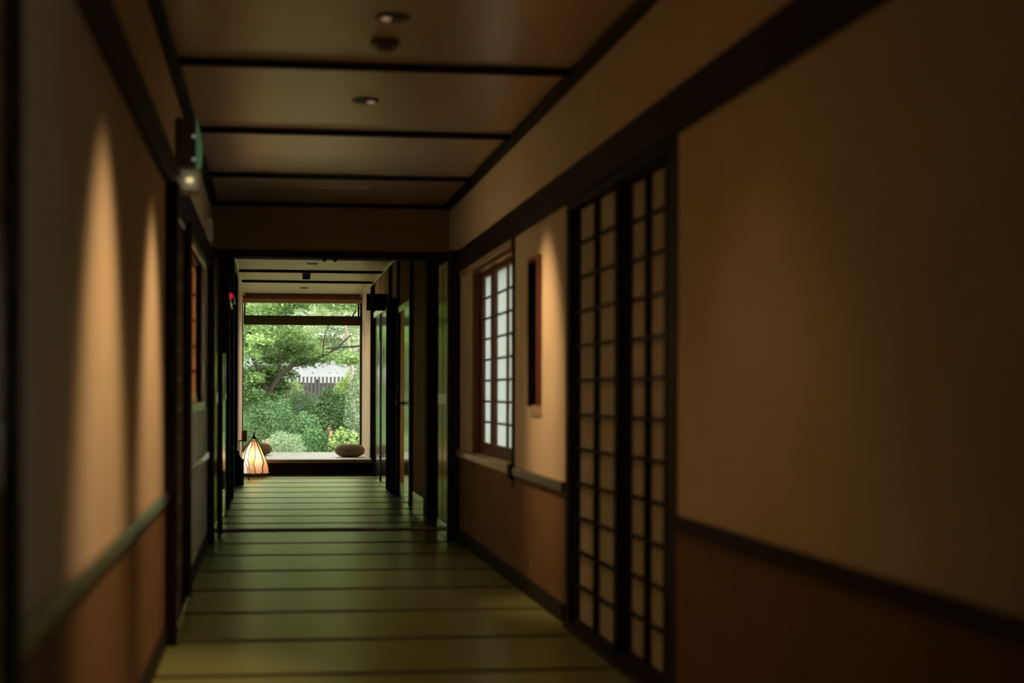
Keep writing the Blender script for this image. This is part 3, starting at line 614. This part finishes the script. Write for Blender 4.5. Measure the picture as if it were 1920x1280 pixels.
SH = {
 'maple': [(0, -.5), (.12, -.12), (.5, -.22), (.24, .06), (.42, .34), (.12, .2), (0, .62), (-.12, .2), (-.42, .34), (-.24, .06), (-.5, -.22), (-.12, -.12)],
 'oval': [(0, -.5), (.2, -.2), (.22, .1), (0, .5), (-.22, .1), (-.2, -.2)],
 'needle': [(0, -.5), (.1, 0), (0, .5), (-.1, 0)],
}
def leaves(name, pos, size, shape, mat, parent, tilt=.5, tint=None, droop=.0):
    """one mesh of separate leaf polygons; each leaf random-turned, within `tilt` of facing up"""
    sh = np.array(SH[shape]); k = len(sh); n = len(pos)
    sz = size * rng.uniform(.7, 1.3, n)
    az = rng.uniform(0, 2 * PI, n); nrm = rng.normal(0, tilt, (n, 3)); nrm[:, 2] += 1 - droop; nrm /= np.linalg.norm(nrm, axis=1)[:, None] + 1e-6
    ref = np.stack([np.cos(az), np.sin(az), np.zeros(n)], 1)
    u = np.cross(nrm, ref); u /= np.linalg.norm(u, axis=1)[:, None] + 1e-6; w = np.cross(nrm, u)
    v = pos[:, None, :] + (u[:, None, :] * sh[None, :, :1] + w[:, None, :] * sh[None, :, 1:]) * sz[:, None, None]
    v += nrm[:, None, :] * (-.25 * (np.abs(sh[None, :, :1]) ** 1.0)) * sz[:, None, None]
    v = v.reshape(-1, 3)
    me = bpy.data.meshes.new(name); me.vertices.add(n * k); me.vertices.foreach_set('co', v.astype(np.float32).ravel())
    me.loops.add(n * k); me.loops.foreach_set('vertex_index', np.arange(n * k, dtype=np.int32))
    me.polygons.add(n); me.polygons.foreach_set('loop_start', np.arange(0, n * k, k, dtype=np.int32)); me.polygons.foreach_set('loop_total', np.full(n, k, np.int32))
    me.update(); me.validate()
    at = me.attributes.new('tint', 'FLOAT', 'FACE'); t = rng.uniform(0, 1, n) if tint is None else np.clip(tint + rng.normal(0, .15, n), 0, 1)
    at.data.foreach_set('value', t.astype(np.float32))
    me.materials.append(M[mat]); o = bpy.data.objects.new(name, me); COL.objects.link(o)
    if parent: o.parent = parent
    o['kind'] = 'stuff'
    return o
def sprays(cs, per, rad, flat=.18, sag=.25):
    """layered boughs: flat discs of leaf positions that sag at their rims; returns positions and a per-bough tint"""
    out = []; tn = []
    for c in cs:
        n = int(per * rng.uniform(.6, 1.4)); r = rad * rng.uniform(.6, 1.3)
        a = rng.uniform(0, 2 * PI, n); q = np.sqrt(rng.uniform(0, 1, n)) * r
        p = np.stack([q * np.cos(a), q * np.sin(a), rng.normal(0, flat * r, n) - sag * q * q / r], 1) + np.array(c)
        out.append(p); tn.append(np.full(n, rng.uniform(.1, .9)))
    return np.concatenate(out), np.concatenate(tn)
def ball(c, r, n, shell=.35):
    d = rng.normal(0, 1, (n, 3)); d /= np.linalg.norm(d, axis=1)[:, None]
    q = 1 - shell * rng.uniform(0, 1, n) ** 1.5
    bump_ = 1 + .12 * np.sin(d[:, 0] * 7 + c[0]) * np.sin(d[:, 2] * 6 + c[1]) + .06 * np.sin(d[:, 1] * 13)
    return np.array(c) + d * (q * bump_)[:, None] * np.array(r)
def rnd_in(x, y, z, n): return np.stack([rng.uniform(*x, n), rng.uniform(*y, n), rng.uniform(*z, n)], 1)
def tree(name, label, cat, base, trunk, branches, bark, pos, tint, size, shape, lm, tilt=.5, group=None):
    t = thing(name, label, cat, group, base)
    off = np.array(base)
    MB().tube([tuple(np.array(p[:3]) - off) for p in trunk], [p[3] for p in trunk], 8).build('trunk', bark, t, True)
    for b in branches: MB().tube([tuple(np.array(p[:3]) - off) for p in b], [p[3] for p in b], 6).build('branch', bark, t, True)
    leaves('foliage', pos - off, size, shape, lm, t, tilt, tint); return t
# maple whose limb arches over the fence gap
cs = rnd_in((-1.6, .55), (30, 32), (1.2, 3.1), 84)
cs = np.array([c for c in cs if not (c[0] > .25 and c[2] < 1.9)])
p1, t1 = sprays(cs, 420, .34)
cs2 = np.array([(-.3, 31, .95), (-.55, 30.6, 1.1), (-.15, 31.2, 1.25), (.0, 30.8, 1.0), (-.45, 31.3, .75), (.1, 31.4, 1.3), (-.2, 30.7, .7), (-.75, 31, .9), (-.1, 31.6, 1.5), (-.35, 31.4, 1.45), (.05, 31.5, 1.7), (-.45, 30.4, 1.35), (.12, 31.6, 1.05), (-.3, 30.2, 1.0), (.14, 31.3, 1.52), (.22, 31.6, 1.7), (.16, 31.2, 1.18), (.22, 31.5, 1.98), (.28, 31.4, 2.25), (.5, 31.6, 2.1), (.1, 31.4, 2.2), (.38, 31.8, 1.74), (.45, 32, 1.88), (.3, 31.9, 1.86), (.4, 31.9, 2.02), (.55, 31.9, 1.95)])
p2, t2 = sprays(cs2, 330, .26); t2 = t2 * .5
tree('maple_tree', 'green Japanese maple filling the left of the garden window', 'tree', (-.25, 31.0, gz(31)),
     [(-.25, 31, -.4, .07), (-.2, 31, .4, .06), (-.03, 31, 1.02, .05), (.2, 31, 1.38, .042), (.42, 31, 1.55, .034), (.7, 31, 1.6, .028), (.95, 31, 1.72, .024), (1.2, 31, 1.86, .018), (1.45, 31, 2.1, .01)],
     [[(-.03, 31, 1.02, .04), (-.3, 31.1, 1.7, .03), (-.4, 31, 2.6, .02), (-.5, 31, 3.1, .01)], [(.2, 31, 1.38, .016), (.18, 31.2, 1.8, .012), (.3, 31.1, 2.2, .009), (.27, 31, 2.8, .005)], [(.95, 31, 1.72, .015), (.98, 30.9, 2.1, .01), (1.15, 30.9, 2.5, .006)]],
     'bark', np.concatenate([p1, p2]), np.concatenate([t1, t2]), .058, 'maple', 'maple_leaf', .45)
# right-hand tree with pale trunk
cs = np.concatenate([rnd_in((.75, 2.6), (31.8, 33.8), (1.75, 3.1), 60), rnd_in((.5, 1.4), (32.6, 33.4), (2.0, 2.75), 18)])
p, t_ = sprays(cs, 260, .3)
tree('pale_tree', 'fine-leaved tree with pale trunk at the right of the garden window', 'tree', (1.62, 33, gz(33)), [(1.62, 33, -.3, .05), (1.6, 33, .9, .045), (1.56, 33, 1.7, .04), (1.44, 33, 2.4, .03), (1.38, 33, 3.3, .02)],
     [[(1.56, 33, 1.7, .025), (1.8, 33.1, 2.2, .015), (2.0, 33, 2.8, .008)], [(1.5, 33, 2.0, .02), (1.2, 33, 2.25, .012), (.95, 33, 2.3, .006)]], 'pale_bark', p, t_, .045, 'oval', 'mix_leaf', .6)
# overhanging bough above the gap, nearer
cs = np.concatenate([rnd_in((.55, 1.75), (30, 31.5), (1.62, 1.95), 10), rnd_in((.2, 1.9), (29.5, 31), (2.6, 3.1), 26)])
p, t_ = sprays(cs, 330, .24)
tree('maple_tree', 'second maple with light green leaves across the top of the window', 'tree', (2.3, 30.6, gz(30.6)), [(2.3, 30.6, -.3, .07), (2.25, 30.6, 1.2, .06), (2.0, 30.6, 2.2, .045), (1.5, 30.6, 2.9, .03), (.7, 30.6, 2.95, .015)],
     [[(2.1, 30.6, 1.8, .03), (1.6, 30.7, 1.9, .02), (1.0, 30.7, 1.85, .01)]], 'bark', p, t_, .056, 'maple', 'maple_leaf', .45)
# darker trees behind
for i, (x, y, lab, lm, z0) in enumerate(((-1.6, 36, 'dark evergreen tree behind the left maple', 'deep_leaf', -.2), (-1.3, 41.5, 'tall bluish green tree above the picket fence', 'conifer_leaf', 1.95), (4.4, 40.5, 'dense green tree behind the pale-trunked tree', 'mix_leaf', 1.4))):
    cx = .4 if i == 1 else x
    cs = rnd_in((cx - 1.7, cx + 1.7), (y - .8, y + .8), (z0, 3.7), 80)
    p, t_ = sprays(cs, 180, .45, .3)
    tree('garden_tree', lab, 'tree', (x, y, gz(y)), [(x, y, -.3, .12), (x + .05, y, 2, .09), (x, y, 3.5, .03)], [[(x, y, 2.3, .05), (x + .7, y, 2.9, .02)], [(x, y, 2.6, .05), (x - .7, y, 3.1, .02)]], 'bark', p, t_, .085, 'oval', lm, .7)
# shrubs
def shrub(label, c, r, n, size, shape, lm, tilt=.8, shell=.4, name='garden_shrub'):
    t = thing(name, label, 'shrub', None, (c[0], c[1], gz(c[1])))
    p = ball((0, 0, c[2] - gz(c[1])), r, n, shell); p = p[p[:, 2] > .0]
    leaves('foliage', p, size, shape, lm, t, tilt)
    for k in range(5):
        a = k * 1.3; MB().tube([(0, 0, -.05), (.3 * r[0] * math.cos(a), .3 * r[1] * math.sin(a), .4 * (c[2] - gz(c[1]))), (.6 * r[0] * math.cos(a), .6 * r[1] * math.sin(a), c[2] - gz(c[1]))], [.015, .012, .006], 5).build('stem', 'bark', t, True)
shrub('rounded dark green clipped bush right of centre in the garden', (1.13, 31.2, .52), (.40, .4, .62), 10920, 0.043, 'oval', 'bush_leaf')
shrub('feathery bluish green conifer bush at the left of the garden', (-.05, 30.2, .36), (.52, .45, .62), 15750, 0.050, 'needle', 'conifer_leaf')
shrub('conifer bush with spreading twigs below the picket fence', (.62, 32.2, .50), (.48, .4, .60), 13650, 0.050, 'needle', 'conifer_leaf')
shrub('small rounded green shrub in front of the conifer bushes', (.62, 29.8, .38), (.27, .3, .34), 5250, 0.032, 'oval', 'conifer_leaf')
shrub('pale silvery green shrub at the foot of the window, left of centre', (.22, 27.6, .13), (.36, .3, .30), 6720, 0.036, 'needle', 'pale_leaf')
shrub('glossy dark low shrub at the foot of the window, centre', (.72, 28.3, .12), (.30, .3, .36), 5460, 0.036, 'oval', 'deep_leaf')
shrub('lime green young maple low at the right of the window', (1.2, 28.0, .22), (.27, .26, .26), 430, .066, 'maple', 'lime_leaf', .4)
shrub('pale leafy shrub along the right edge of the window', (1.62, 30.4, .75), (.3, .35, .75), 6300, 0.043, 'oval', 'pale_leaf')
shrub('light green shrub behind the round bush at the fence end', (1.75, 34.5, .95), (.5, .4, .55), 6720, 0.050, 'oval', 'lime_leaf')
shrub('tall narrow dark conifer behind the maple trunk', (-.02, 34.6, 1.25), (.36, .35, 1.15), 9000, .06, 'needle', 'deep_leaf')
shrub('dark shrub at the far left of the garden window', (-.75, 32.5, .3), (.5, .5, .9), 8400, 0.058, 'oval', 'deep_leaf')
shrub('broad mid green hedge plant beyond the conifer bushes', (-.2, 35.2, .35), (.75, .5, .75), 10500, 0.058, 'oval', 'mix_leaf')
shrub('orange tinged seedling beside the left bench cushion', (-.06, 26.8, .20), (.07, .07, .16), 60, .06, 'maple', 'dry_leaf', .6)
shrub('orange tinged twig in front of the round bush', (.98, 28.2, .42), (.05, .05, .07), 26, .06, 'maple', 'dry_leaf', .6)
# low moss mounds
for lab, c, s in (('pale rounded garden stone at the foot of the window', (.62, 27.2, -.27), (.12, .1, .13)), ('flat grey garden stone right of the low dark shrub', (.98, 27.4, -.3), (.16, .12, .09))):
    bm = bmesh.new(); bmesh.ops.create_icosphere(bm, subdivisions=3, radius=1)
    for v in bm.verts: v.co = Vector((v.co.x * s[0], v.co.y * s[1], v.co.z * s[2])) * (1 + .12 * math.sin(v.co.x * 5 + 1) * math.cos(v.co.y * 4 + v.co.z * 3))
    me = bpy.data.meshes.new('garden_stone'); bm.to_mesh(me); bm.free(); me.materials.append(M['rock'])
    for p_ in me.polygons: p_.use_smooth = True
    o = bpy.data.objects.new('garden_stone', me); COL.objects.link(o); o.location = c; tag(o, lab, 'stone')
# picket fence
fe = thing('picket_fence', 'weathered grey picket fence between the garden shrubs', 'fence', loc=(0, 38, gz(38)))
zb = -gz(38)
part('backing', 'fence', fe, (-1.6, 3.6, .02, .04, .1, 1.28 + zb)); part('rail', 'fence', fe, (-1.6, 3.6, .035, .08, 1.1 + zb, 1.18 + zb)); part('rail', 'fence', fe, (-1.6, 3.6, .035, .08, .3 + zb, .38 + zb))
pk = MB().cbox(0, .046, -.012, .02, 0, 1.415 + zb, c=.004).build('picket', 'fence', fe); pk.location = (-1.6, 0, 0)
for i in range(1, 60): shared('picket', pk.data, (-1.6 + .086 * i, 0, 0), fe)
for x in (-1.6, 1.0, 3.55): part('post', 'fence', fe, (x, x + .09, .04, .13, -.1, 1.36 + zb))
# pale building beyond
hs = thing('outbuilding', 'pale grey rendered outbuilding wall beyond the picket fence', 'building', loc=(0, 46, 0))
part('wall', 'house', hs, (-5, 8, 0, 3.5, -.3, 2.6)); MB().poly([(-.5, 2.6), (4.0, 2.6), (1.75, 3.6)], -5.3, 8.3, 'X').build('roof', 'roof', hs)
part('fascia', 'white_plastic', hs, (-5.3, 8.3, -.52, -.46, 2.5, 2.62))
